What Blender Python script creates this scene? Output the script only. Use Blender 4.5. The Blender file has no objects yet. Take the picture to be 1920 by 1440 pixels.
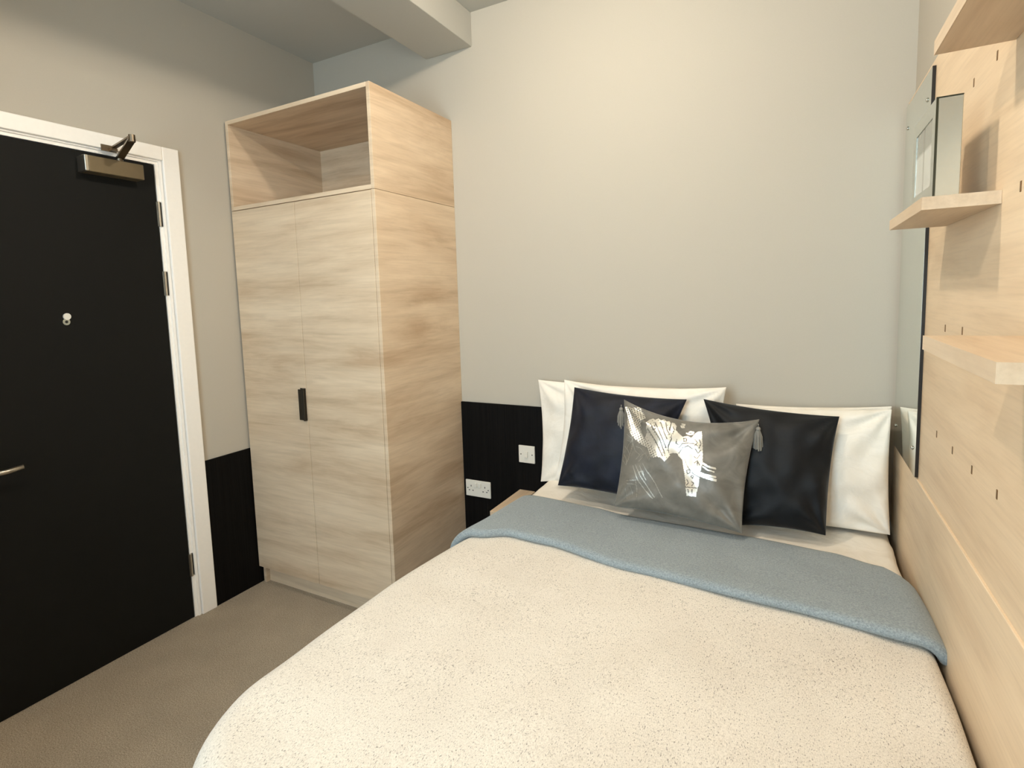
import bpy, bmesh, math, random
from mathutils import Vector, Matrix, noise

random.seed(4)
scene = bpy.context.scene
COL = scene.collection
PI = math.pi

# ------------------------------------------------------------------ camera
cam_d = bpy.data.cameras.new('camera')
cam = bpy.data.objects.new('camera', cam_d)
COL.objects.link(cam)
cam_d.sensor_fit = 'HORIZONTAL'
cam_d.sensor_width = 36.0
cam_d.lens = 1026.904 / 1920 * 36.0
cam_d.shift_x = 27.275 / 1920
cam_d.shift_y = -58.392 / 1920
cam_d.clip_start = 0.02
_r = Vector((0.87869246, 0.47631538, -0.03198779))
_u = Vector((-0.01891217, 0.10168518, 0.99463685))
_f = Vector((-0.47701351, 0.87337494, -0.09835816))
CAM = Vector((2.4192, -2.3668, 1.4231))
cam.matrix_world = Matrix(((_r.x, _u.x, -_f.x, CAM.x), (_r.y, _u.y, -_f.y, CAM.y),
                           (_r.z, _u.z, -_f.z, CAM.z), (0, 0, 0, 1)))
scene.camera = cam

# ------------------------------------------------------------------ world, daylight, exposure
world = bpy.data.worlds.new('daylight')
scene.world = world
world.use_nodes = True
wbg = world.node_tree.nodes['Background']
wbg.inputs['Color'].default_value = (0.68, 0.85, 1.0, 1)
wbg.inputs['Strength'].default_value = 17.0
LAMP_HEAD, LAMP_FOOT = 390.0, 430.0          # emission of the two opal ceiling lamps
LAMP_COLOUR = (1.0, 0.885, 0.725)
scene.view_settings.view_transform = 'Standard'
scene.view_settings.look = 'None'
scene.view_settings.gamma = 1.0
scene.view_settings.use_curve_mapping = False
scene.view_settings.exposure = 0.2
# window in the wall behind the camera: a light portal sits in its opening
WIN = dict(x0=1.15, x1=2.15, z0=0.85, z1=2.45, y=-3.40)
por_d = bpy.data.lights.new('window_portal', 'AREA')
por_d.shape = 'RECTANGLE'
por_d.size = WIN['x1'] - WIN['x0']
por_d.size_y = WIN['z1'] - WIN['z0']
por_d.cycles.is_portal = True
por = bpy.data.objects.new('window_portal', por_d)
COL.objects.link(por)
por.location = ((WIN['x0'] + WIN['x1']) / 2, WIN['y'] - 0.11, (WIN['z0'] + WIN['z1']) / 2)
por.rotation_euler = (PI / 2, 0, 0)

# ------------------------------------------------------------------ materials
def srgb(r, g, b):
    def c(v):
        v /= 255.0
        return v / 12.92 if v <= 0.04045 else ((v + 0.055) / 1.055) ** 2.4
    return (c(r), c(g), c(b), 1.0)

def new_mat(name):
    m = bpy.data.materials.new(name)
    m.use_nodes = True
    nt = m.node_tree
    return m, nt, nt.nodes['Principled BSDF']

def coords(nt, scale, kind='Object'):
    tc = nt.nodes.new('ShaderNodeTexCoord')
    mp = nt.nodes.new('ShaderNodeMapping')
    mp.inputs['Scale'].default_value = scale
    nt.links.new(tc.outputs[kind], mp.inputs['Vector'])
    return mp.outputs['Vector']

def noise_tex(nt, vec, scale=1.0, detail=4.0, rough=0.55, dist=0.0):
    n = nt.nodes.new('ShaderNodeTexNoise')
    n.inputs['Scale'].default_value = scale
    n.inputs['Detail'].default_value = detail
    n.inputs['Roughness'].default_value = rough
    n.inputs['Distortion'].default_value = dist
    nt.links.new(vec, n.inputs['Vector'])
    return n.outputs['Fac']

def ramp(nt, fac, stops):
    r = nt.nodes.new('ShaderNodeValToRGB')
    e = r.color_ramp.elements
    e[0].position, e[0].color = stops[0]
    e[1].position, e[1].color = stops[-1]
    for p, c in stops[1:-1]:
        q = e.new(p)
        q.color = c
    nt.links.new(fac, r.inputs['Fac'])
    return r.outputs['Color']

def mixc(nt, a, b, fac, mode='MIX'):
    m = nt.nodes.new('ShaderNodeMix')
    m.data_type = 'RGBA'
    m.blend_type = mode
    if isinstance(fac, float):
        m.inputs['Factor'].default_value = fac
    else:
        nt.links.new(fac, m.inputs['Factor'])
    for i, s in ((6, a), (7, b)):
        if isinstance(s, tuple):
            m.inputs[i].default_value = s
        else:
            nt.links.new(s, m.inputs[i])
    return m.outputs[2]

def bump(nt, bsdf, height, strength, dist=0.002):
    b = nt.nodes.new('ShaderNodeBump')
    b.inputs['Strength'].default_value = strength
    b.inputs['Distance'].default_value = dist
    nt.links.new(height, b.inputs['Height'])
    nt.links.new(b.outputs['Normal'], bsdf.inputs['Normal'])

def plain(name, col, rough=0.5, metal=0.0, bump_scale=0, bump_str=0.1, spec=0.5):
    m, nt, b = new_mat(name)
    b.inputs['Base Color'].default_value = col
    b.inputs['Roughness'].default_value = rough
    b.inputs['Metallic'].default_value = metal
    b.inputs['Specular IOR Level'].default_value = spec
    v = coords(nt, (1, 1, 1))
    n = noise_tex(nt, v, bump_scale or 60.0, 3)
    c = mixc(nt, tuple(x * 0.97 for x in col[:3]) + (1,), tuple(min(1, x * 1.03) for x in col[:3]) + (1,), n)
    nt.links.new(c, b.inputs['Base Color'])
    if bump_scale:
        bump(nt, b, n, bump_str, 0.001)
    return m

def wood(name, axis, soft=1.0, gain=1.0):
    """pale oak laminate; axis 'H' = grain horizontal on upright faces, 'Y' = grain along y."""
    m, nt, b = new_mat(name)
    k1 = {'H': (0.9, 0.9, 7.0), 'Y': (8.0, 0.9, 8.0), 'X': (0.9, 8.0, 8.0)}[axis]
    k2 = {'H': (5.0, 5.0, 150.0), 'Y': (150.0, 5.0, 150.0), 'X': (5.0, 150.0, 150.0)}[axis]
    k3 = {'H': (3.0, 3.0, 34.0), 'Y': (34.0, 3.0, 34.0), 'X': (3.0, 34.0, 34.0)}[axis]
    broad = noise_tex(nt, coords(nt, k1), 1.6, 5, 0.6, 0.5)
    fine = noise_tex(nt, coords(nt, k2), 1.0, 3, 0.6)
    mid = noise_tex(nt, coords(nt, k3), 1.0, 4, 0.6, 0.8)
    dd = tuple(WOOD_M[i] + (WOOD_D[i] - WOOD_M[i]) * soft for i in range(4))
    ll = tuple(WOOD_M[i] + (WOOD_L[i] - WOOD_M[i]) * soft for i in range(4))
    c1 = ramp(nt, broad, [(0.30, dd), (0.47, WOOD_M), (0.68, ll)])
    c2 = ramp(nt, mid, [(0.30, (0.80, 0.78, 0.76, 1)), (0.52, (1, 1, 1, 1))])
    c3 = ramp(nt, fine, [(0.30, (0.88, 0.87, 0.86, 1)), (0.55, (1, 1, 1, 1))])
    c = mixc(nt, c1, c2, 0.45 * soft, 'MULTIPLY')
    c = mixc(nt, c, c3, 0.6, 'MULTIPLY')
    if gain != 1.0:
        c = mixc(nt, c, (gain, gain, gain * 0.98, 1), 1.0, 'MULTIPLY')
    nt.links.new(c, b.inputs['Base Color'])
    b.inputs['Roughness'].default_value = 0.48
    b.inputs['Specular IOR Level'].default_value = 0.35
    bump(nt, b, fine, 0.10, 0.0006)
    return m

WOOD_D = srgb(193, 165, 135)
WOOD_M = srgb(213, 189, 160)
WOOD_L = srgb(228, 206, 178)

M = {}
M['wall'] = plain('greige_wall_paint', srgb(187, 179, 165), 0.75, bump_scale=220, bump_str=0.06, spec=0.25)
M['ceiling'] = plain('greige_ceiling_paint', srgb(190, 188, 180), 0.8, bump_scale=220, bump_str=0.05, spec=0.2)
M['white_trim'] = plain('white_gloss_trim', srgb(250, 244, 236), 0.35)
M['door'] = plain('charcoal_door_laminate', srgb(17, 17, 15), 0.6, bump_scale=160, bump_str=0.05, spec=0.18)
M['wood'] = wood('pale_oak_horizontal', 'H')
M['wood_panel'] = wood('pale_oak_wall_board', 'H', 0.45, 1.2)
M['wood_y'] = wood('pale_oak_lengthwise', 'Y', 0.6)
M['wood_x'] = wood('pale_oak_crosswise', 'X')
M['plastic'] = plain('white_switch_plastic', srgb(226, 220, 208), 0.3)
M['hole'] = plain('dark_hole', srgb(25, 22, 18), 0.8)
M['steel'] = plain('brushed_steel', srgb(190, 182, 168), 0.35, 1.0)
M['dark_steel'] = plain('dark_polished_steel', srgb(120, 108, 92), 0.28, 1.0)
M['closer'] = plain('bronze_grey_cover', srgb(118, 104, 80), 0.45, 0.6)
M['handle'] = plain('dark_bronze_pull', srgb(52, 46, 36), 0.45, 0.5)
M['brass'] = plain('brass_slot', srgb(120, 88, 50), 0.5, 0.5)

def make_wainscot():
    m, nt, b = new_mat('black_reeded_laminate')
    n = noise_tex(nt, coords(nt, (230, 230, 1.5)), 1.0, 2)
    c = ramp(nt, n, [(0.35, srgb(5, 4, 4)), (0.65, srgb(15, 13, 12))])
    nt.links.new(c, b.inputs['Base Color'])
    b.inputs['Roughness'].default_value = 0.6
    b.inputs['Specular IOR Level'].default_value = 0.12
    bump(nt, b, n, 0.35, 0.001)
    return m
M['wainscot'] = make_wainscot()

def make_carpet():
    m, nt, b = new_mat('taupe_carpet')
    v = coords(nt, (1, 1, 1))
    n = noise_tex(nt, v, 260, 3, 0.75)
    n2 = noise_tex(nt, v, 7, 3)
    c = ramp(nt, n, [(0.34, srgb(134, 120, 102)), (0.66, srgb(204, 189, 168))])
    c2 = ramp(nt, n2, [(0.3, (0.9, 0.9, 0.9, 1)), (0.7, (1, 1, 1, 1))])
    nt.links.new(mixc(nt, c, c2, 1.0, 'MULTIPLY'), b.inputs['Base Color'])
    b.inputs['Roughness'].default_value = 0.95
    b.inputs['Specular IOR Level'].default_value = 0.1
    bump(nt, b, n, 0.8, 0.004)
    return m
M['carpet'] = make_carpet()

def make_throw():
    m, nt, b = new_mat('cream_flecked_weave')
    a = noise_tex(nt, coords(nt, (420, 260, 360)), 1.0, 2, 0.6)
    f = noise_tex(nt, coords(nt, (420, 170, 300)), 1.0, 1, 0.5)
    patch = noise_tex(nt, coords(nt, (5, 5, 5)), 1.0, 3)
    c = ramp(nt, a, [(0.30, srgb(212, 202, 188)), (0.60, srgb(236, 227, 214))])
    fl = ramp(nt, f, [(0.29, (0.30, 0.28, 0.27, 1)), (0.38, (1, 1, 1, 1))])
    d = ramp(nt, patch, [(0.30, (0.92, 0.91, 0.90, 1)), (0.62, (1, 1, 1, 1))])
    c = mixc(nt, c, fl, 0.75, 'MULTIPLY')
    c = mixc(nt, c, d, 1.0, 'MULTIPLY')
    nt.links.new(c, b.inputs['Base Color'])
    b.inputs['Roughness'].default_value = 0.95
    b.inputs['Specular IOR Level'].default_value = 0.1
    b.inputs['Sheen Weight'].default_value = 0.15
    bump(nt, b, a, 0.22, 0.002)
    return m
M['throw'] = make_throw()

def make_wool():
    m, nt, b = new_mat('slate_blue_wool')
    v = coords(nt, (1, 1, 1))
    a = noise_tex(nt, v, 240, 3, 0.75)
    p = noise_tex(nt, v, 6, 3)
    c = ramp(nt, a, [(0.30, srgb(120, 130, 135)), (0.68, srgb(168, 177, 180))])
    d = ramp(nt, p, [(0.3, (0.90, 0.90, 0.90, 1)), (0.7, (1, 1, 1, 1))])
    nt.links.new(mixc(nt, c, d, 1.0, 'MULTIPLY'), b.inputs['Base Color'])
    b.inputs['Roughness'].default_value = 0.95
    b.inputs['Specular IOR Level'].default_value = 0.1
    b.inputs['Sheen Weight'].default_value = 0.3
    bump(nt, b, a, 0.6, 0.003)
    return m
M['wool'] = make_wool()

def make_cotton():
    m, nt, b = new_mat('white_cotton')
    v = coords(nt, (1, 1, 1))
    a = noise_tex(nt, v, 9, 4, 0.6, 1.2)
    b.inputs['Base Color'].default_value = srgb(240, 233, 220)
    c = ramp(nt, a, [(0.3, srgb(236, 227, 213)), (0.7, srgb(245, 237, 225))])
    nt.links.new(c, b.inputs['Base Color'])
    b.inputs['Roughness'].default_value = 0.85
    b.inputs['Specular IOR Level'].default_value = 0.2
    bump(nt, b, a, 0.35, 0.012)
    return m
M['cotton'] = make_cotton()

def make_velvet(name, dark, light, sheen, rough):
    m, nt, b = new_mat(name)
    v = coords(nt, (1, 1, 1))
    a = noise_tex(nt, v, 14, 4, 0.6, 0.8)
    c = ramp(nt, a, [(0.3, dark), (0.7, light)])
    nt.links.new(c, b.inputs['Base Color'])
    b.inputs['Roughness'].default_value = rough
    b.inputs['Sheen Weight'].default_value = sheen
    b.inputs['Sheen Roughness'].default_value = 0.35
    b.inputs['Specular IOR Level'].default_value = 0.3
    bump(nt, b, a, 0.18, 0.006)
    return m
M['navy'] = make_velvet('navy_velvet', srgb(12, 14, 22), srgb(24, 28, 42), 0.3, 0.62)
M['navy_dark'] = make_velvet('charcoal_velvet', srgb(7, 8, 10), srgb(17, 19, 23), 0.22, 0.62)
M['grey_velvet'] = make_velvet('pewter_grey_velvet', srgb(102, 98, 90), srgb(128, 123, 114), 0.4, 0.42)
M['foil'] = plain('silver_foil_print', srgb(232, 228, 218), 0.34, 0.75)
M['foil_dim'] = plain('dim_reflection_foil_print', srgb(168, 163, 152), 0.45, 0.6)  # same silver foil, its weaker reflection put into a darker colour
M['tassel'] = plain('grey_silk_tassel', srgb(134, 130, 122), 0.5)

def make_mirror():
    m, nt, b = new_mat('mirror_silvering')
    b.inputs['Base Color'].default_value = (0.80, 0.84, 0.80, 1)
    b.inputs['Metallic'].default_value = 1.0
    b.inputs['Roughness'].default_value = 0.0
    v = coords(nt, (1, 1, 1))
    n = noise_tex(nt, v, 3, 1)
    nt.links.new(mixc(nt, (0.79, 0.83, 0.79, 1), (0.80, 0.84, 0.80, 1), n), b.inputs['Base Color'])
    return m
M['mirror'] = make_mirror()
M['mirror_edge'] = plain('dark_mirror_edge', srgb(22, 16, 10), 0.4)
M['chrome'] = plain('chrome_screw', srgb(225, 222, 214), 0.12, 1.0)
M['frame_silver'] = plain('hammered_silver_frame', srgb(186, 188, 178), 0.3, 0.5, bump_scale=150, bump_str=0.9)
M['frame_dark'] = plain('dark_green_glass_edge', srgb(48, 46, 26), 0.3)

def make_photo():
    m, nt, b = new_mat('pale_window_photograph')
    tc = nt.nodes.new('ShaderNodeTexCoord')
    sep = nt.nodes.new('ShaderNodeSeparateXYZ')
    nt.links.new(tc.outputs['Generated'], sep.inputs[0])
    n = noise_tex(nt, tc.outputs['Generated'], 6, 3)
    top = ramp(nt, sep.outputs['Z'], [(0.60, srgb(214, 214, 206)), (0.66, srgb(138, 139, 129))])
    bar = ramp(nt, sep.outputs['Y'], [(0.44, srgb(255, 255, 255)), (0.50, srgb(176, 176, 166)), (0.56, srgb(255, 255, 255))])
    c = mixc(nt, top, bar, 1.0, 'MULTIPLY')
    c = mixc(nt, c, srgb(170, 170, 160), mixfac(nt, n, 0.3))
    nt.links.new(c, b.inputs['Base Color'])
    b.inputs['Roughness'].default_value = 0.1
    return m
def mixfac(nt, f, k):
    mm = nt.nodes.new('ShaderNodeMath')
    mm.operation = 'MULTIPLY'
    mm.inputs[1].default_value = k
    nt.links.new(f, mm.inputs[0])
    return mm.outputs[0]
M['photo'] = make_photo()

def make_glass():
    m, nt, b = new_mat('window_glass')
    out = nt.nodes['Material Output']
    tr = nt.nodes.new('ShaderNodeBsdfTransparent')
    tr.inputs['Color'].default_value = (0.93, 0.96, 0.95, 1)
    gl = nt.nodes.new('ShaderNodeBsdfGlossy')
    gl.inputs['Roughness'].default_value = 0.01
    fr = nt.nodes.new('ShaderNodeFresnel')
    fr.inputs['IOR'].default_value = 1.45
    mx = nt.nodes.new('ShaderNodeMixShader')
    nt.links.new(fr.outputs[0], mx.inputs[0])
    nt.links.new(tr.outputs[0], mx.inputs[1])
    nt.links.new(gl.outputs[0], mx.inputs[2])
    nt.links.new(mx.outputs[0], out.inputs['Surface'])
    return m
M['glass'] = make_glass()

def make_lamp(power):
    m, nt, b = new_mat('glowing_opal_glass')
    b.inputs['Base Color'].default_value = (0.9, 0.88, 0.82, 1)
    b.inputs['Emission Color'].default_value = LAMP_COLOUR + (1,)
    b.inputs['Emission Strength'].default_value = power
    return m

# ------------------------------------------------------------------ mesh helpers
def link(name, me, mat=None, parent=None):
    o = bpy.data.objects.new(name, me)
    COL.objects.link(o)
    if mat is not None:
        me.materials.append(mat)
    if parent is not None:
        o.parent = parent
    return o

def from_bm(name, bm, mat, parent=None, smooth=False):
    me = bpy.data.meshes.new(name)
    bmesh.ops.recalc_face_normals(bm, faces=bm.faces)
    if parent is not None:                       # meshes are written in world space
        bm.transform(Matrix.Translation(-world_loc(parent)))
    if smooth:
        for f in bm.faces:
            f.smooth = True
    bm.to_mesh(me)
    bm.free()
    return link(name, me, mat, parent)

def world_loc(o):
    v = Vector(o.location)
    while o.parent is not None:
        o = o.parent
        v += Vector(o.location)
    return v

def add_box(bm, x0, x1, y0, y1, z0, z1, bev=0.0, seg=1):
    r = bmesh.ops.create_cube(bm, size=1.0)
    vs = r['verts']
    for v in vs:
        v.co = Vector(((x0 + x1) / 2 + v.co.x * (x1 - x0), (y0 + y1) / 2 + v.co.y * (y1 - y0), (z0 + z1) / 2 + v.co.z * (z1 - z0)))
    if bev > 0:
        es = list({e for v in vs for e in v.link_edges})
        bmesh.ops.bevel(bm, geom=es, offset=bev, segments=seg, affect='EDGES', profile=0.5)
    return bm

def box(name, x0, x1, y0, y1, z0, z1, mat, parent=None, bev=0.0, seg=1):
    bm = bmesh.new()
    add_box(bm, x0, x1, y0, y1, z0, z1, bev, seg)
    return from_bm(name, bm, mat, parent)

def add_tube(bm, pts, rad, n=10, cap=True):
    pts = [Vector(p) for p in pts]
    rings = []
    prev = None
    for i, p in enumerate(pts):
        t = (pts[min(i + 1, len(pts) - 1)] - pts[max(i - 1, 0)]).normalized()
        if prev is None:
            a = Vector((0, 0, 1)) if abs(t.z) < 0.9 else Vector((1, 0, 0))
            s = t.cross(a).normalized()
        else:
            s = (prev - t * prev.dot(t)).normalized()
        prev = s
        q = t.cross(s)
        rr = rad[i] if isinstance(rad, (list, tuple)) else rad
        rings.append([bm.verts.new(p + (s * math.cos(2 * PI * k / n) + q * math.sin(2 * PI * k / n)) * rr) for k in range(n)])
    for a, b in zip(rings, rings[1:]):
        for k in range(n):
            bm.faces.new((a[k], a[(k + 1) % n], b[(k + 1) % n], b[k]))
    if cap:
        bm.faces.new(rings[0][::-1])
        bm.faces.new(rings[-1])
    return bm

def add_bar(bm, p, q, w, t, up=Vector((0, 0, 1))):
    """flat bar of width w (across) and thickness t (along up) from p to q"""
    p, q = Vector(p), Vector(q)
    d = (q - p).normalized()
    s = d.cross(up).normalized() * w / 2
    n = s.cross(d).normalized() * t / 2
    vs = [bm.verts.new(c + a + b) for c in (p, q) for a, b in ((-s, -n), (s, -n), (s, n), (-s, n))]
    for f in ((0, 1, 2, 3), (7, 6, 5, 4), (0, 4, 5, 1), (1, 5, 6, 2), (2, 6, 7, 3), (3, 7, 4, 0)):
        bm.faces.new([vs[i] for i in f])
    return bm

def empty(name, loc):
    o = bpy.data.objects.new(name, None)
    o.empty_display_size = 0.1
    COL.objects.link(o)
    o.location = loc
    return o

def tag(o, label, cat=None, group=None, kind=None):
    o['label'] = label
    if cat:
        o['category'] = cat
    if group:
        o['group'] = group
    if kind:
        o['kind'] = kind
    return o

def struct(o, label):
    o['kind'] = 'structure'
    o['label'] = label
    return o

# ------------------------------------------------------------------ room shell
H = 2.775
XR = 2.760            # right wall
YB = -3.40            # wall behind the camera
WX = 2.742            # face of the oak panel
DOOR_Y0, DOOR_Y1, DOOR_Z = -0.942, -1.655, 2.038     # leaf edges

struct(box('floor', -0.12, XR + 0.12, YB - 0.12, 0.12, -0.10, 0.0, M['carpet']), 'taupe carpeted bedroom floor')
struct(box('ceiling', -0.12, XR + 0.12, YB - 0.12, 0.12, H, H + 0.1, M['ceiling']), 'greige painted ceiling')
struct(box('wall_back', -0.12, XR + 0.12, 0.0, 0.12, 0.0, H, M['wall']), 'greige painted wall behind the bed head')
struct(box('wall_right', XR, XR + 0.12, YB, 0.0, 0.0, H, M['wall']), 'greige painted wall behind the oak panel')
bm = bmesh.new()
fy0, fy1, fz = DOOR_Y0 + 0.028, DOOR_Y1 - 0.028, DOOR_Z + 0.03
add_box(bm, -0.12, 0.0, fy0, 0.0, 0.0, H)
add_box(bm, -0.12, 0.0, YB, fy1, 0.0, H)
add_box(bm, -0.12, 0.0, fy1, fy0, fz, H)
struct(from_bm('wall_left', bm, M['wall']), 'greige painted wall with the charcoal door')
bm = bmesh.new()
add_box(bm, -0.12, WIN['x0'], YB - 0.12, YB, 0, H)
add_box(bm, WIN['x1'], XR + 0.12, YB - 0.12, YB, 0, H)
add_box(bm, WIN['x0'], WIN['x1'], YB - 0.12, YB, 0, WIN['z0'])
add_box(bm, WIN['x0'], WIN['x1'], YB - 0.12, YB, WIN['z1'], H)
struct(from_bm('wall_front', bm, M['wall']), 'greige painted wall with the window, opposite the bed head')
struct(box('trim_1', 0.776, 1.041, YB, 0.0, 2.621, H, M['ceiling'], bev=0.002), 'boxed beam running along the ceiling')

# window
wr = empty('window_1', ((WIN['x0'] + WIN['x1']) / 2, YB, WIN['z0']))
struct(wr, 'white framed window in the wall opposite the bed head')
bm = bmesh.new()
a, b_, c, d = WIN['x0'], WIN['x1'], WIN['z0'], WIN['z1']
yw0, yw1 = YB - 0.09, YB - 0.03
for q in ((a, b_, c, c + .05), (a, b_, d - .05, d), (a, a + .05, c + .05, d - .05), (b_ - .05, b_, c + .05, d - .05), ((a + b_) / 2 - .03, (a + b_) / 2 + .03, c + .05, d - .05)):
    add_box(bm, q[0], q[1], yw0, yw1, q[2], q[3])
from_bm('window_frame', bm, M['white_trim'], wr)
for x0, x1 in ((a + .05, (a + b_) / 2 - .03), ((a + b_) / 2 + .03, b_ - .05)):
    box('pane', x0, x1, YB - 0.062, YB - 0.056, c + .05, d - .05, M['glass'], wr)
box('window_sill', a - .03, b_ + .03, YB - 0.03, YB + 0.06, c - .03, c, M['white_trim'], wr, 0.004)

# black wainscot
struct(box('trim_2', 0.909, 2.45, -0.012, 0.0, 0.0, 0.901, M['wainscot'], bev=0.001), 'black reeded dado panel on the wall behind the bed')
struct(box('trim_3', 0.0, 0.010, -0.842, 0.0, 0.0, 0.712, M['wainscot'], bev=0.001), 'low black reeded dado panel between door frame and wardrobe')

# ------------------------------------------------------------------ door
dr = empty('door_1', (0.0, (DOOR_Y0 + DOOR_Y1) / 2, 0.0))
struct(dr, 'flush charcoal door with steel closer and white frame')
leaf = box('door_leaf', -0.047, -0.003, DOOR_Y1, DOOR_Y0, 0.001, DOOR_Z, M['door'], dr, 0.001)
# lining (door frame) with a stepped edge
bm = bmesh.new()
for (o, w, xf) in ((0.003, 0.013, -0.001), (0.016, 0.012, 0.006)):
    add_box(bm, -0.12, xf, DOOR_Y0 + o, DOOR_Y0 + o + w, 0, DOOR_Z + o + w)
    add_box(bm, -0.12, xf, DOOR_Y1 - o - w, DOOR_Y1 - o, 0, DOOR_Z + o + w)
    add_box(bm, -0.12, xf, DOOR_Y1 - o, DOOR_Y0 + o, DOOR_Z + o, DOOR_Z + o + w)
add_box(bm, -0.12, -0.05, DOOR_Y0 - 0.012, DOOR_Y0 + 0.003, 0, DOOR_Z)
add_box(bm, -0.12, -0.05, DOOR_Y1 - 0.003, DOOR_Y1 + 0.012, 0, DOOR_Z)
add_box(bm, -0.12, -0.05, DOOR_Y1, DOOR_Y0, DOOR_Z - 0.012, DOOR_Z + 0.003)
from_bm('door_frame', bm, M['white_trim'], dr)
ai, ao = 0.030, 0.102
for y0, y1, z0, z1 in ((DOOR_Y0 + ai, DOOR_Y0 + ao, 0.0, 2.118), (DOOR_Y1 - ao, DOOR_Y1 - ai, 0.0, 2.118), (DOOR_Y1 - ai, DOOR_Y0 + ai, DOOR_Z + 0.022, 2.118)):
    box('architrave', 0.0, 0.018, y0, y1, z0, z1, M['white_trim'], dr, 0.004, 2)
# hinges
for zc in (1.832, 1.535, 0.252):
    bm = bmesh.new()
    add_box(bm, -0.003, -0.001, DOOR_Y0 - 0.004, DOOR_Y0 + 0.016, zc - 0.052, zc + 0.052)
    add_tube(bm, [(0.004, DOOR_Y0 + 0.002, zc - 0.052), (0.004, DOOR_Y0 + 0.002, zc + 0.052)], 0.0058, 8)
    from_bm('hinge', bm, M['steel'], dr)
# peephole with swung-aside cover
def disc_x(bm, x0, x1, y, z, r, n=20):
    add_tube(bm, [(x0, y, z), (x1, y, z)], r, n)
bm = bmesh.new(); disc_x(bm, -0.003, 0.002, -1.324, 1.388, 0.0125)
pp = from_bm('peephole', bm, M['chrome'], dr)
bm = bmesh.new(); disc_x(bm, 0.002, 0.0028, -1.324, 1.388, 0.005)
from_bm('peephole_lens', bm, M['hole'], pp)
bm = bmesh.new(); disc_x(bm, -0.003, 0.003, -1.320, 1.408, 0.0125)
from_bm('peephole_cover', bm, M['plastic'], pp)
# lever handle
hy, hz = -1.600, 0.888
bm = bmesh.new()
disc_x(bm, -0.003, 0.006, hy, hz, 0.027, 24)
disc_x(bm, 0.006, 0.060, hy, hz, 0.0095, 16)
add_tube(bm, [(0.060, hy - 0.008, hz), (0.060, hy + 0.03, hz), (0.060, hy + 0.074, hz + 0.005)], 0.0088, 14)
from_bm('door_handle', bm, M['steel'], dr, True)
# door closer
cl = box('door_closer', -0.003, 0.055, -1.219, -1.017, 1.955, 2.015, M['closer'], dr, 0.002)
box('closer_end_cap', -0.003, 0.056, -1.232, -1.219, 1.955, 2.015, M['steel'], cl, 0.002)
bm = bmesh.new()
add_bar(bm, (0.040, -1.099, 2.026), (0.205, -1.136, 2.066), 0.026, 0.007)
add_tube(bm, [(0.040, -1.099, 2.012), (0.040, -1.099, 2.034)], 0.012, 12)
add_tube(bm, [(0.205, -1.136, 2.056), (0.205, -1.136, 2.082)], 0.0115, 12)
from_bm('closer_arm', bm, M['dark_steel'], cl)
bm = bmesh.new()
add_bar(bm, (0.205, -1.136, 2.076), (0.036, -1.115, 2.066), 0.018, 0.006)
add_box(bm, 0.018, 0.022, -1.153, -1.098, 2.051, 2.075)
add_box(bm, 0.022, 0.042, -1.124, -1.104, 2.053, 2.063)
from_bm('closer_bracket', bm, M['dark_steel'], cl)

# ------------------------------------------------------------------ wardrobe
WXR, WD, WH, WS = 0.909, -0.597, 2.303, 1.885
T = 0.018
X0 = 0.014
wd = empty('wardrobe', ((X0 + WXR) / 2, WD / 2, 0.0))
tag(wd, 'tall pale oak two-door wardrobe in the corner beside the door', 'wardrobe')
box('side_panel', WXR - T, WXR, WD, -0.0005, 0.0, WS - 0.0015, M['wood'], wd, 0.0008)
box('side_panel', X0 + 0.006, X0 + 0.006 + T, WD + 0.019, -0.0005, 0.0, WS - 0.0015, M['wood'], wd, 0.0008)
box('top_board', X0 + 0.006 + T, WXR - T, WD + 0.019, -0.0005, WS - 0.0015 - T, WS - 0.0015, M['wood'], wd)
box('back_board', X0 + 0.006 + T, WXR - T, -0.012, -0.004, 0.1, WS - 0.02, M['wood'], wd)
box('bottom_board', X0 + 0.006 + T, WXR - T, WD + 0.019, -0.012, 0.085, 0.085 + T, M['wood'], wd)
box('plinth', X0 + 0.006 + T, WXR - T, WD + 0.042, WD + 0.042 + T, 0.0, 0.084, M['wood_x'], wd)
XS = 0.442
dl = box('wardrobe_door', X0, XS - 0.0012, WD, WD + T, 0.092, WS - 0.003, M['wood'], wd, 0.001)
box('wardrobe_door', XS + 0.0012, WXR - T - 0.002, WD, WD + T, 0.092, WS - 0.003, M['wood'], wd, 0.001)
bm = bmesh.new()
add_box(bm, 0.404, 0.4385, WD - 0.003, WD, 0.888, 1.040, 0.0008)
add_box(bm, 0.428, 0.4385, WD - 0.016, WD - 0.003, 0.888, 1.040, 0.0015)
add_box(bm, 0.404, 0.428, WD - 0.0165, WD - 0.0135, 0.892, 1.036, 0.0008)
tag(from_bm('handle', bm, M['handle'], dl), 'dark bronze edge pull')
tb = empty('wardrobe_top_box', ((X0 + WXR) / 2, WD / 2, WS))
tag(tb, 'open-fronted pale oak box unit standing on top of the wardrobe', 'cabinet')
box('side_panel', X0, X0 + T, WD, -0.0005, WS, WH, M['wood'], tb, 0.0008)
box('side_panel', WXR - T, WXR, WD, -0.0005, WS, WH, M['wood'], tb, 0.0008)
box('top_board', X0 + T, WXR - T, WD, -0.0005, WH - T, WH, M['wood_x'], tb, 0.0005)
box('bottom_board', X0 + T, WXR - T, WD, -0.0005, WS, WS + T, M['wood_x'], tb, 0.0005)
box('back_board', X0 + T, WXR - T, -0.016, -0.008, WS + T, WH - T, M['wood'], tb)

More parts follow.
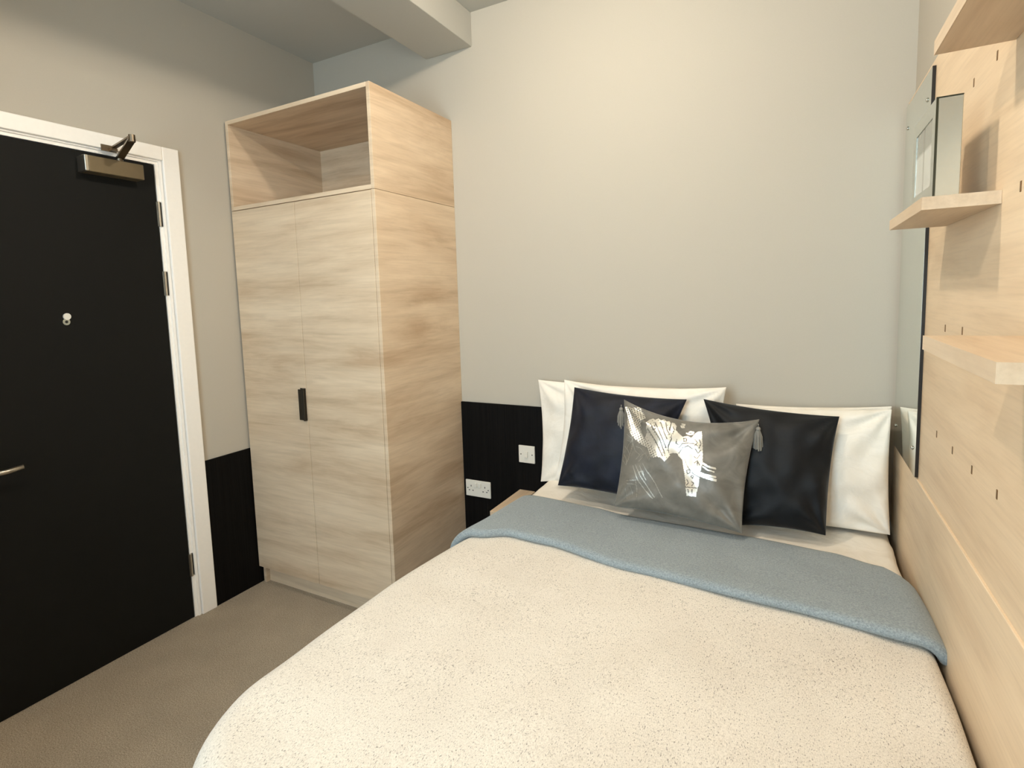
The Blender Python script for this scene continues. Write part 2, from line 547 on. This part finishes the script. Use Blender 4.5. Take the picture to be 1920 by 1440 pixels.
# ------------------------------------------------------------------ oak wall panel, shelves, mirror
LX = 2.737
wp = empty('wall_panel', (WX, -1.6, 0.0))
tag(wp, 'pale oak panel covering the wall beside the bed', 'wall panel')
box('upper_board', WX, XR - 0.0005, -3.2, -0.0005, 0.80, 2.036, M['wood_panel'], wp, 0.0008)
box('lower_board', LX, XR - 0.0005, -3.2, -0.0135, 0.0, 0.862, M['wood_panel'], wp, 0.0015)
slots = [(-0.815, 1.846), (-0.970, 1.846), (-0.667, 1.316), (-0.824, 1.316 + .004), (-0.631, 1.043), (-0.792, 1.043), (-0.951, 1.044), (-1.111, 1.046), (-1.138, 1.580)]
for y, z in slots:
    bm = bmesh.new()
    add_box(bm, WX - 0.0008, WX + 0.004, y - 0.0035, y + 0.0035, z - 0.009, z + 0.009, 0.0006)
    from_bm('slot', bm, M['brass'], wp)

def wall_shelf(label, xf, yn, yf, zt, th):
    s = empty('wall_shelf', ((xf + WX) / 2, (yn + yf) / 2, zt - th))
    tag(s, label, 'shelf', 'pale oak shelves on the wall panel')
    box('board', xf + 0.0012, WX - 0.0005, yn + 0.0012, yf - 0.0012, zt - th, zt, M['wood_y'], s, 0.0006)
    box('edge_band', xf, xf + 0.0012, yn, yf, zt - th, zt, M['wood_y'], s)
    box('edge_band', xf + 0.0012, WX - 0.0005, yn, yn + 0.0012, zt - th, zt, M['wood_y'], s)
    return s
wall_shelf('small pale oak wall shelf carrying the silver box frame', 2.626, -1.044, -0.632, 1.589, 0.024)
wall_shelf('pale oak wall shelf at eye level with nothing on it, lowest of the three', 2.612, -1.589, -1.194, 1.337, 0.024)
wall_shelf('pale oak wall shelf above the others at the top of the panel', 2.630, -2.40, -1.071, 1.860, 0.025)

mr = empty('wall_mirror', (WX - 0.004, -0.22, 0.866))
tag(mr, 'tall frameless mirror screwed to the oak panel beside the pillows', 'mirror')
MY0, MY1, MZ0, MZ1 = -0.427, -0.026, 0.866, 2.014
box('backing', WX - 0.0085, WX - 0.0005, MY0, MY1, MZ0, MZ1, M['mirror_edge'], mr)
box('mirror_glass', WX - 0.0088, WX - 0.0085, MY0 + 0.001, MY1 - 0.001, MZ0 + 0.001, MZ1 - 0.001, M['mirror'], mr)
for y in (MY0 + 0.05, MY1 - 0.04):
    for z in (MZ0 + 0.075, MZ1 - 0.075):
        bm = bmesh.new()
        add_tube(bm, [(WX - 0.0095, y, z), (WX - 0.0125, y, z)], [0.007, 0.0045], 12)
        from_bm('mirror_screw', bm, M['chrome'], mr, True)

# silver box frame on the small shelf
fr = empty('picture_frame', (2.668, -0.885, 1.589))
tag(fr, 'small silver box picture frame standing on a wall shelf', 'picture frame')
FX0, FX1, FY0, FY1, FZ0, FZ1 = 2.649, 2.690, -1.000, -0.775, 1.589, 1.780
box('frame_body', FX0 + 0.003, FX1, FY0, FY1, FZ0, FZ1 - 0.002, plain('pale_satin_frame_side', srgb(196, 190, 172), 0.25, 0.55), fr, 0.001)
box('frame_top', FX0 + 0.002, FX1, FY0 - 0.0005, FY1, FZ1 - 0.002, FZ1, M['frame_dark'], fr)
bm = bmesh.new()
bw = 0.030
for y0, y1, z0, z1 in ((FY0, FY0 + bw, FZ0, FZ1), (FY1 - bw, FY1, FZ0, FZ1), (FY0 + bw, FY1 - bw, FZ0, FZ0 + bw), (FY0 + bw, FY1 - bw, FZ1 - bw, FZ1)):
    add_box(bm, FX0, FX0 + 0.003, y0, y1, z0, z1)
from_bm('frame_border', bm, M['frame_silver'], fr)
box('glass_edge', FX0 - 0.0005, FX0 + 0.003, FY0 - 0.001, FY0, FZ0, FZ1, M['frame_dark'], fr)
box('picture', FX0 + 0.0015, FX0 + 0.0035, FY0 + bw, FY1 - bw, FZ0 + bw, FZ1 - bw, M['photo'], fr)

# ------------------------------------------------------------------ bedside shelf, socket, switch
bs = empty('bedside_shelf', (1.30, -0.16, 0.456))
tag(bs, 'narrow pale oak bedside shelf tucked against the left of the bed', 'shelf')
box('board', 1.236, 1.318, -0.318, -0.013, 0.460, 0.481, M['wood_y'], bs, 0.0008)
box('bracket', 1.262, 1.282, -0.250, -0.013, 0.395, 0.460, M['wood_y'], bs, 0.001)

YW = -0.012
so = empty('power_socket', (0.998, YW, 0.451))
tag(so, 'white double power socket low on the black dado panel', 'socket')
sx, sz = 0.998, 0.451
box('plate', sx - 0.0735, sx + 0.0735, YW - 0.009, YW, sz - 0.043, sz + 0.043, M['plastic'], so, 0.003, 2)
for dx in (-0.0115, 0.0115):
    bm = bmesh.new(); add_box(bm, sx + dx - 0.0075, sx + dx + 0.0075, YW - 0.0150, YW - 0.008, sz + 0.008, sz + 0.030, 0.001)
    from_bm('rocker', bm, M['plastic'], so)
for cx in (sx - 0.041, sx + 0.041):
    for hx, hz2, w, h in ((0, 0.012, 0.0042, 0.0085), (-0.011, -0.011, 0.0075, 0.0042), (0.011, -0.011, 0.0075, 0.0042)):
        box('pin_hole', cx + hx - w / 2, cx + hx + w / 2, YW - 0.0094, YW - 0.008, sz + hz2 - h / 2, sz + hz2 + h / 2, M['hole'], so)
for dx in (-0.0605, 0.0605):
    bm = bmesh.new(); add_tube(bm, [(sx + dx, YW - 0.0097, sz), (sx + dx, YW - 0.008, sz)], 0.003, 10)
    from_bm('screw', bm, M['hole'], so)
sw = empty('light_switch', (1.281, YW, 0.664))
tag(sw, 'white single light switch on the black dado beside the pillows', 'switch')
sx, sz = 1.281, 0.664
box('plate', sx - 0.043, sx + 0.043, YW - 0.009, YW, sz - 0.043, sz + 0.043, M['plastic'], sw, 0.003, 2)
bm = bmesh.new(); add_box(bm, sx - 0.0075, sx + 0.0075, YW - 0.0165, YW - 0.008, sz - 0.014, sz + 0.014, 0.001)
from_bm('rocker', bm, M['plastic'], sw)
for dx in (-0.030, 0.030):
    bm = bmesh.new(); add_tube(bm, [(sx + dx, YW - 0.0097, sz), (sx + dx, YW - 0.008, sz)], 0.003, 10)
    from_bm('screw', bm, M['hole'], sw)

# ------------------------------------------------------------------ bed
BX0, BX1, BY0, BY1, BZ = 1.325, 2.7275, -1.90, -0.03, 0.585
RE, RC = 0.072, 0.30
bd = empty('bed', ((BX0 + BX1) / 2, (BY0 + BY1) / 2, 0))
tag(bd, 'double bed with mattress against the oak panel', 'bed')
box('bed_base', BX0 + 0.06, BX1 - 0.006, BY0 + 0.06, BY1 + 0.006, 0.0, 0.30, M['wainscot'], bd, 0.02, 3)
box('mattress', BX0 + 0.07, BX1 - 0.02, BY0 + 0.08, BY1 + 0.006, 0.302, BZ - 0.05, M['cotton'], bd, 0.05, 4)

def bedmap(px, py, h):
    p = bedmap0(px, py, h)
    # the covers lie a little narrower towards the head end
    t = min(1.0, max(0.0, (p.y + 1.15) / 0.55))
    w = t * t * (3 - 2 * t)
    k = min(1.0, max(0.0, 1 - (p.x - BX0) / 0.5))
    p.x += 0.062 * w * k
    return p

def bedmap0(px, py, h):
    """a point of cloth lying at plan position (px, py), folded over the rounded bed edges; h = height above the cloth surface"""
    ax0, ax1, ay0 = BX0 + RE, BX1 - 0.045, BY0 + RE
    re = RE if px < 2.2 else 0.045
    rin = RC - RE
    # closest point of the inner rounded rectangle (only the foot-left corner is strongly rounded)
    qx, qy = min(max(px, ax0), ax1), max(py, ay0)
    cx, cy = ax0 + rin, ay0 + rin
    if px < cx and py < cy:
        v = Vector((px - cx, py - cy))
        if v.length > rin:
            v = v.normalized() * rin
        qx, qy = cx + v.x, cy + v.y
    dv = Vector((px - qx, py - qy))
    d = dv.length
    if d < 1e-7:
        return Vector((qx, qy, BZ + h))
    n = dv / d
    if d < re * PI / 2:
        a = d / re
        nx, nz = math.sin(a), math.cos(a)
        return Vector((qx + n.x * (re + h) * nx, qy + n.y * (re + h) * nx, BZ - re + (re + h) * nz))
    e = d - re * PI / 2
    return Vector((qx + n.x * (re + h + 0.02 * e), qy + n.y * (re + h + 0.02 * e), BZ - re - e))

def grid_obj(name, nu, nv, fn, mat, parent=None, closed_v=False, smooth=True):
    bm = bmesh.new()
    V = [[bm.verts.new(fn(i / nu, j / nv)) for j in range(nv + (0 if closed_v else 1))] for i in range(nu + 1)]
    for i in range(nu):
        for j in range(nv):
            k = (j + 1) % len(V[0])
            bm.faces.new((V[i][j], V[i + 1][j], V[i + 1][k], V[i][k]))
    if closed_v:
        bm.faces.new(V[0][::-1]); bm.faces.new(V[-1])
    return from_bm(name, bm, mat, parent, smooth)

# white duvet (head end) under everything
def duvet_fn(u, v):
    px = BX0 - 0.10 + u * (BX1 + 0.012 - BX0 + 0.10)
    py = -0.018 - v * 0.80
    w = noise.noise(Vector((px * 5.0, py * 6.0, 2.0))) * 0.008 + noise.noise(Vector((px * 13, py * 15, 7.0))) * 0.003
    return bedmap(px, py, -0.008 + w)
du = grid_obj('duvet', 90, 60, duvet_fn, M['cotton'])
tag(du, 'white cotton duvet showing below the pillows', 'duvet')

# cream flecked bedspread
def throw_fn(u, v):
    px = BX0 - 0.42 + u * (BX1 + 0.020 - BX0 + 0.42)
    py = -0.60 - v * (1.30 + 0.42)
    hang = max(0.0, BX0 - px, BY0 - py)
    w = noise.noise(Vector((px * 2.2, py * 2.2, 11.0))) * 0.006 + noise.noise(Vector((px * 7, py * 7, 3.0))) * 0.002
    if px > 2.6:
        w = w * max(0.0, (2.74 - px) / 0.14) - 0.002 + 0.004 * math.sin(py * 17.0) * (px - 2.6) / 0.12 * (1 if px < 2.70 else 0.3)
    t = min(1.0, v / 0.05)
    return bedmap(px, py, -0.006 + 0.006 * t + w * t + 0.012 * hang * math.sin(9 * (px - py)))
th = grid_obj('bedspread', 130, 130, throw_fn, M['throw'])
tag(th, 'cream flecked woven bedspread spread over the bed', 'bedspread')

# slate blue folded blanket
def lerp_tab(tab, x):
    if x <= tab[0][0]:
        return tab[0][1]
    for (a, fa), (b2, fb) in zip(tab, tab[1:]):
        if x <= b2:
            t = (x - a) / (b2 - a)
            t = t * t * (3 - 2 * t)
            return fa + (fb - fa) * t
    return tab[-1][1]
FAR = [(1.30, -0.318), (1.42, -0.326), (1.70, -0.352), (1.90, -0.382), (2.27, -0.390), (2.53, -0.410), (2.655, -0.450), (2.72, -0.510)]
NEAR = [(1.30, -0.805), (1.41, -0.785), (1.52, -0.735), (1.67, -0.742), (2.0, -0.800), (2.42, -0.832), (2.71, -0.862)]
NB = 64
def blanket_fn(u, v):
    px = BX0 - 0.20 + u * (BX1 + 0.010 - BX0 + 0.20)
    yf, yn = lerp_tab(FAR, px), lerp_tab(NEAR, px)
    t = v * NB
    th_, r = 0.026, 0.013
    # closed section: top run (far -> near), rounded near roll, bottom run, thin far edge
    n_top, n_roll, n_bot = 30, 12, 18
    wob = noise.noise(Vector((px * 4, v * 3, 5.0))) * 0.003
    if t <= n_top:
        k = t / n_top
        y = yf + (yn + 0.016 - yf) * k
        h = 0.011 + (th_ + 0.004 - 0.011) * min(1, k * 1.1) ** 0.8
        edge = min(1.0, k / 0.06)
        h = 0.004 + (h - 0.004) * edge + wob
    elif t <= n_top + n_roll:
        k = (t - n_top) / n_roll
        a = k * PI
        y = yn + 0.016 - 0.018 * math.sin(a)
        h = 0.016 + 0.014 * math.cos(a) + wob
    elif t < n_top + n_roll + n_bot + 3:
        k = (t - n_top - n_roll) / (n_bot + 3)
        y = yn + 0.016 + (yf - yn - 0.016) * k
        h = 0.002
    else:
        y, h = yf + 0.0015, 0.003
    return bedmap(px, y, h)
bl = grid_obj('blanket', 110, NB, blanket_fn, M['wool'], closed_v=True)
tag(bl, 'slate blue wool blanket folded in a band across the bed', 'blanket')

# ------------------------------------------------------------------ pillows and cushions
def pixel_ray(u, v):
    return (_r * ((u - 932.725) / 1026.904) + _u * (-(v - 661.608) / 1026.904) + _f)

class Cushion:
    """a stuffed square: four corners on one leaning plane, thickness along the plane's normal, pinched seams"""
    def __init__(self, corners, front, back, bow=0.05, power=0.5, wrinkle=0.006, seed=0.0, sag=0.0):
        self.c = [Vector(p) for p in corners]         # top-left, top-right, bottom-right, bottom-left
        e1 = (self.c[1] - self.c[0]) + (self.c[2] - self.c[3])
        e2 = (self.c[3] - self.c[0]) + (self.c[2] - self.c[1])
        self.n = e2.cross(e1).normalized()
        if self.n.y > 0:
            self.n = -self.n
        self.front, self.back, self.bow, self.power, self.wr, self.seed, self.sag = front, back, bow, power, wrinkle, seed, sag
    def point(self, u, v, side, lift=0.0):
        """u, v in [-1, 1], v = -1 at the top"""
        bx = u * (1 - self.bow * (1 - v * v))
        by = v * (1 - self.bow * (1 - u * u))
        if v < 0:
            by += self.sag * (1 - u * u) * (-v)
        s, t = (bx + 1) / 2, (by + 1) / 2
        p = (self.c[0] * (1 - s) + self.c[1] * s) * (1 - t) + (self.c[3] * (1 - s) + self.c[2] * s) * t
        k = max(0.0, (1 - u * u) * (1 - v * v)) ** self.power
        w = noise.noise(Vector((u * 2.3 + self.seed, v * 2.3, side * 3.1))) * self.wr * 1.6
        # creases running in from the corners
        for cu in (-1, 1):
            for cv in (-1, 1):
                r = math.hypot(u - cu, v - cv)
                if r < 1.0:
                    a = math.atan2(v - cv, u - cu)
                    w += self.wr * math.sin(a * 9 + self.seed + cu + 2 * cv) * (1 - r) * min(1, r * 5)
        h = (self.front if side > 0 else self.back) * k + w * min(1.0, k * 2.0)
        h = max(h, 0.0005)
        return p + self.n * (h + lift) * (1 if side > 0 else -1)
    def build(self, name, mat, parent=None, n=44):
        bm = bmesh.new()
        def q(i):      # denser towards the seams
            x = i / n * 2 - 1
            return math.sin(x * PI / 2)
        F = [[None] * (n + 1) for _ in range(n + 1)]
        B = [[None] * (n + 1) for _ in range(n + 1)]
        for i in range(n + 1):
            for j in range(n + 1):
                u, v = q(i), q(j)
                rim = i in (0, n) or j in (0, n)
                F[i][j] = bm.verts.new(self.point(u, v, 1))
                B[i][j] = F[i][j] if rim else bm.verts.new(self.point(u, v, -1))
        for i in range(n):
            for j in range(n):
                bm.faces.new((F[i][j], F[i + 1][j], F[i + 1][j + 1], F[i][j + 1]))
                bm.faces.new((B[i][j], B[i][j + 1], B[i + 1][j + 1], B[i + 1][j]))
        return from_bm(name, bm, mat, parent, True)

def leaning(px, yb, zb, deg):
    """four outline corners on a plane through (y = yb, z = zb) leaning back by deg"""
    n = Vector((0, -math.cos(math.radians(deg)), math.sin(math.radians(deg))))
    out = []
    for u, v in px:
        d = pixel_ray(u, v)
        t = (Vector((0, yb, zb)) - CAM).dot(n) / d.dot(n)
        out.append(CAM + d * t)
    return out

P1 = Cushion(leaning(((1009, 712), (1345, 730), (1345, 905), (1014, 903)), -0.080, 0.6, 4), 0.042, 0.045, 0.045, 0.42, 0.012, 1.0)
tag(P1.build('pillow', M['cotton']), 'white pillow at the outer left, rearmost against the dado panel', 'pillow', 'white pillows at the bed head')
P2 = Cushion(leaning(((1058, 712), (1362, 726), (1364, 925), (1040, 900)), -0.195, 0.6, 9), 0.060, 0.030, 0.06, 0.42, 0.014, 3.3, 0.03)
tag(P2.build('pillow', M['cotton']), 'white pillow behind the left navy cushion, its right corner poking up', 'pillow', 'white pillows at the bed head')
P3 = Cushion(leaning(((1380, 757), (1672, 762), (1668, 975), (1380, 945)), -0.080, 0.6, 4), 0.042, 0.045, 0.045, 0.42, 0.012, 5.1)
tag(P3.build('pillow', M['cotton']), 'white pillow on the right, rearmost next to the mirror', 'pillow', 'white pillows at the bed head')
P4 = Cushion(leaning(((1376, 762), (1672, 768), (1669, 1003), (1380, 968)), -0.195, 0.6, 9), 0.065, 0.030, 0.03, 0.42, 0.016, 7.7)
tag(P4.build('pillow', M['cotton']), 'white pillow right behind the right-hand dark cushion', 'pillow', 'white pillows at the bed head')

C1 = Cushion(leaning(((1077, 726), (1288, 749), (1222, 944), (1046, 910)), -0.352, 0.6, 19), 0.072, 0.045, 0.05, 0.5, 0.009, 2.0)
tag(C1.build('cushion', M['navy']), 'navy velvet cushion on the left, behind the grey elephant cushion', 'cushion', 'velvet cushions on the bed')
C2 = Cushion(leaning(((1319, 748), (1574, 781), (1548, 1004), (1372, 985)), -0.352, 0.6, 19), 0.072, 0.045, 0.05, 0.5, 0.013, 9.0)
tag(C2.build('cushion', M['navy_dark']), 'near-black velvet cushion on the right, behind the grey elephant cushion', 'cushion', 'velvet cushions on the bed')

gpx = ((1170, 749), (1424, 786), (1391, 1000), (1152, 949))
C3 = Cushion(leaning(gpx, -0.474, 0.6, 24), 0.065, 0.05, 0.06, 0.5, 0.012, 4.4, 0.17)
gc = empty('grey_cushion', (2.05, -0.42, 0.6))
tag(gc, 'pewter grey velvet cushion with silver elephant print and tassels, in front', 'cushion')
C3.build('cover', M['grey_velvet'], gc, 52)

# ---- silver elephant print, traced in a 1788 x 1440 sketch of the cushion front and laid on its surface
def inside(poly, x, y):
    c = False
    j = len(poly) - 1
    for i in range(len(poly)):
        xi, yi = poly[i]
        xj, yj = poly[j]
        if (yi > y) != (yj > y) and x < (xj - xi) * (y - yi) / (yj - yi) + xi:
            c = not c
        j = i
    return c
def seg_d(x, y, line):
    best = 1e9
    for (ax, ay), (bx, by) in zip(line, line[1:]):
        dx, dy = bx - ax, by - ay
        t = max(0, min(1, ((x - ax) * dx + (y - ay) * dy) / (dx * dx + dy * dy + 1e-9)))
        best = min(best, math.hypot(x - ax - t * dx, y - ay - t * dy))
    return best
EAR = [(530, 365), (560, 352), (585, 368), (615, 352), (640, 372), (670, 360), (695, 385), (722, 378), (735, 405), (722, 470), (748, 520), (745, 560), (715, 620), (720, 680), (738, 715), (690, 772), (640, 722), (585, 650), (520, 585), (490, 540), (510, 490), (500, 450), (515, 420), (500, 400)]
FACE = [(742, 395), (770, 400), (792, 432), (785, 470), (812, 500), (850, 535), (890, 525), (930, 545), (962, 500), (985, 480), (1018, 478), (1030, 600), (1032, 780), (1010, 870), (990, 980), (968, 1082), (884, 1075), (880, 960), (866, 850), (850, 752), (815, 720), (800, 690), (760, 690), (730, 700), (722, 640), (750, 565), (735, 480)]
BACK = [(262, 225), (300, 222), (340, 240), (380, 228), (420, 235), (455, 290), (490, 350), (455, 380), (440, 430), (452, 500), (510, 570), (585, 640), (650, 730), (560, 735), (520, 640), (430, 590), (380, 545), (330, 480), (300, 400), (300, 310)]
EAR_LINES = [[(545, 410), (640, 560), (690, 700)], [(590, 400), (660, 540), (700, 640)], [(640, 395), (690, 520), (710, 560)], [(520, 460), (600, 580), (670, 720)], [(690, 400), (705, 470), (735, 520)], [(560, 440), (585, 430), (600, 460), (575, 475), (560, 440)]]
FACE_LINES = [[(735, 410), (722, 470), (750, 525), (748, 570), (712, 640)], [(815, 640), (850, 600), (900, 595), (950, 600), (985, 620)], [(815, 690), (850, 640), (900, 620), (940, 650)], [(860, 550), (885, 550), (885, 580), (862, 580), (860, 550)],
              [(960, 560), (985, 590), (960, 620)], [(1000, 560), (1015, 600), (1000, 640)], [(965, 650), (990, 690), (1015, 660)], [(955, 720), (980, 740), (1010, 700)], [(960, 780), (985, 760), (1005, 800)], [(985, 760), (985, 800)],
              [(890, 850), (915, 840), (920, 870), (895, 880), (890, 850)], [(935, 890), (950, 900), (940, 920), (928, 905), (935, 890)], [(890, 930), (905, 960), (890, 980)], [(930, 950), (950, 960), (935, 985)], [(885, 1000), (975, 1005)], [(900, 1020), (905, 1050)], [(935, 1020), (935, 1055)],
              [(870, 745), (900, 820), (950, 880), (1010, 915)], [(760, 440), (775, 470)], [(770, 480), (760, 510)], [(800, 560), (790, 600), (815, 610)]]
STROKES = [([(880, 735), (905, 800), (960, 865), (1040, 905), (1140, 935)], 12), ([(900, 745), (930, 800), (990, 860), (1060, 890), (1140, 905)], 7), ([(1035, 785), (1080, 815), (1140, 830)], 9), ([(1035, 815), (1075, 845), (1130, 860)], 6),
           ([(838, 405), (862, 408), (855, 425), (830, 425), (838, 442), (858, 440)], 7), ([(885, 500), (910, 510), (940, 505), (945, 488), (920, 482), (905, 492)], 7)]
DIM = [([(300, 240), (330, 300), (375, 330), (370, 380), (330, 400), (300, 390)], 7), ([(320, 260), (350, 300), (400, 320)], 6), ([(445, 420), (440, 480), (480, 545), (560, 610), (640, 715), (690, 765)], 8),
       ([(300, 430), (330, 470), (360, 520), (365, 600), (330, 700), (295, 790)], 7), ([(275, 610), (310, 650), (330, 690)], 6), ([(270, 690), (300, 740), (295, 790), (255, 740), (270, 690)], 6), ([(360, 560), (320, 600), (300, 640)], 5),
       ([(370, 600), (390, 660), (440, 700), (400, 740)], 6), ([(400, 620), (450, 640), (490, 690), (450, 720)], 6), ([(430, 760), (500, 690), (540, 760)], 5), ([(520, 610), (540, 680), (545, 750)], 6), ([(560, 650), (600, 690), (640, 735)], 5),
       ([(370, 800), (420, 930), (480, 1010), (560, 1095)], 7), ([(395, 790), (450, 900), (520, 1000), (580, 1085)], 6), ([(520, 860), (590, 960), (655, 1085)], 6), ([(440, 800), (470, 880), (500, 930)], 5), ([(470, 780), (520, 870)], 5), ([(430, 860), (470, 850), (480, 890)], 5),
       ([(300, 930), (400, 930)], 6), ([(310, 960), (395, 965)], 5), ([(290, 1000), (300, 1090)], 5), ([(400, 940), (405, 1080)], 5), ([(340, 980), (360, 1060)], 5),
       ([(300, 500), (350, 540)], 5), ([(310, 560), (350, 580)], 5), ([(390, 420), (420, 470), (400, 500)], 5), ([(340, 440), (380, 470)], 5)]
def foil_bright(x, y):
    for ln, w in STROKES:
        if seg_d(x, y, ln) < w:
            return True
    if inside(EAR, x, y):
        return all(seg_d(x, y, l) > 4.5 for l in EAR_LINES) and math.sin(x * 0.11 + y * 0.05) * math.sin(y * 0.13) < 0.86
    if inside(FACE, x, y):
        return all(seg_d(x, y, l) > 4.0 for l in FACE_LINES)
    if inside(BACK, x, y):
        return math.sin(0.20 * (x + 0.35 * y)) * math.sin(0.17 * y - 0.06 * x) < 0.28 and all(seg_d(x, y, l) > w * 0.6 for l, w in DIM[:3])
    return False
def foil_dim(x, y):
    return any(seg_d(x, y, l) < w * 0.62 for l, w in DIM)
CR = [(255 - 10, 160 - 15), (1500 + 10, 340 - 10), (1330 + 15, 1380 + 12), (170 - 12, 1150)]   # cushion corners in the sketch
def build_foil(name, test, mat, lift, N=230):
    bm = bmesh.new()
    cache = {}
    def vert(i, j):
        if (i, j) not in cache:
            u, v = i / N * 2 - 1, j / N * 2 - 1
            cache[(i, j)] = bm.verts.new(C3.point(u, v, 1, lift))
        return cache[(i, j)]
    def sketch(u, v):
        bx = u * (1 - C3.bow * (1 - v * v))
        by = v * (1 - C3.bow * (1 - u * u)) + (C3.sag * (1 - u * u) * (-v) if v < 0 else 0)
        s, t = (bx + 1) / 2, (by + 1) / 2
        x = (CR[0][0] * (1 - s) + CR[1][0] * s) * (1 - t) + (CR[3][0] * (1 - s) + CR[2][0] * s) * t
        y = (CR[0][1] * (1 - s) + CR[1][1] * s) * (1 - t) + (CR[3][1] * (1 - s) + CR[2][1] * s) * t
        return x, y
    for i in range(3, int(N * 0.86)):
        for j in range(2, int(N * 0.93)):
            x, y = sketch((i + .5) / N * 2 - 1, (j + .5) / N * 2 - 1)
            if test(x, y):
                bm.faces.new((vert(i, j), vert(i + 1, j), vert(i + 1, j + 1), vert(i, j + 1)))
    return from_bm(name, bm, mat, gc, True)
tag(build_foil('elephant_print', foil_bright, M['foil'], 0.0012), 'silver foil elephant head with ear, trunk and tusks')
tag(build_foil('ornament_print', foil_dim, M['foil_dim'], 0.0010), 'faint silver ornament lines')

def tassel(px, top_px, depth_pt):
    """a tassel hanging from a cushion corner"""
    x, y, z = depth_pt
    bm = bmesh.new()
    add_tube(bm, [(x, y, z + 0.010), (x, y, z)], 0.0018, 6)
    prof = [(0.000, 0.003), (-0.004, 0.0075), (-0.010, 0.008), (-0.014, 0.005)]
    add_tube(bm, [(x, y, z + a) for a, _ in prof], [r for _, r in prof], 12)
    t = from_bm('tassel', bm, M['tassel'], gc, True)
    bm = bmesh.new()
    for k in range(26):
        a = k * 2.399
        r = 0.015 * math.sqrt((k + .5) / 26)
        add_tube(bm, [(x + r * .3 * math.cos(a), y + r * .3 * math.sin(a), z - 0.012), (x + r * .85 * math.cos(a), y + r * .85 * math.sin(a), z - 0.035), (x + r * math.cos(a), y + r * math.sin(a), z - 0.078 - 0.004 * math.sin(k * 5))], 0.0024, 5)
    from_bm('fringe', bm, M['tassel'], t)
tl, tr_ = C3.c[0], C3.c[1]
tassel(None, None, (tl.x - 0.006, tl.y - 0.018, tl.z - 0.028))
tassel(None, None, (tr_.x - 0.002, tr_.y - 0.022, tr_.z - 0.022))

# ------------------------------------------------------------------ ceiling lamps (above the frame)
def ceiling_lamp(x, y, label, power):
    o = empty('ceiling_lamp', (x, y, H))
    tag(o, label, 'lamp', 'opal ceiling lamps')
    bm = bmesh.new()
    add_tube(bm, [(x, y, H - 0.0005), (x, y, H - 0.022)], [0.075, 0.070], 32)
    from_bm('canopy', bm, M['white_trim'], o)
    bm = bmesh.new()
    pts, rad = [], []
    for k in range(7):
        a = k / 6 * PI / 2
        pts.append((x, y, H - 0.022 - 0.048 * math.sin(a)))
        rad.append(max(0.004, 0.055 * math.cos(a)))
    add_tube(bm, pts, rad, 24)
    from_bm('opal_dome', bm, make_lamp(power), o, True)
ceiling_lamp(1.76, -0.98, 'round opal ceiling lamp above the bed, nearer the bed head', LAMP_HEAD)
ceiling_lamp(1.55, -2.15, 'round opal ceiling lamp above the foot of the bed', LAMP_FOOT)
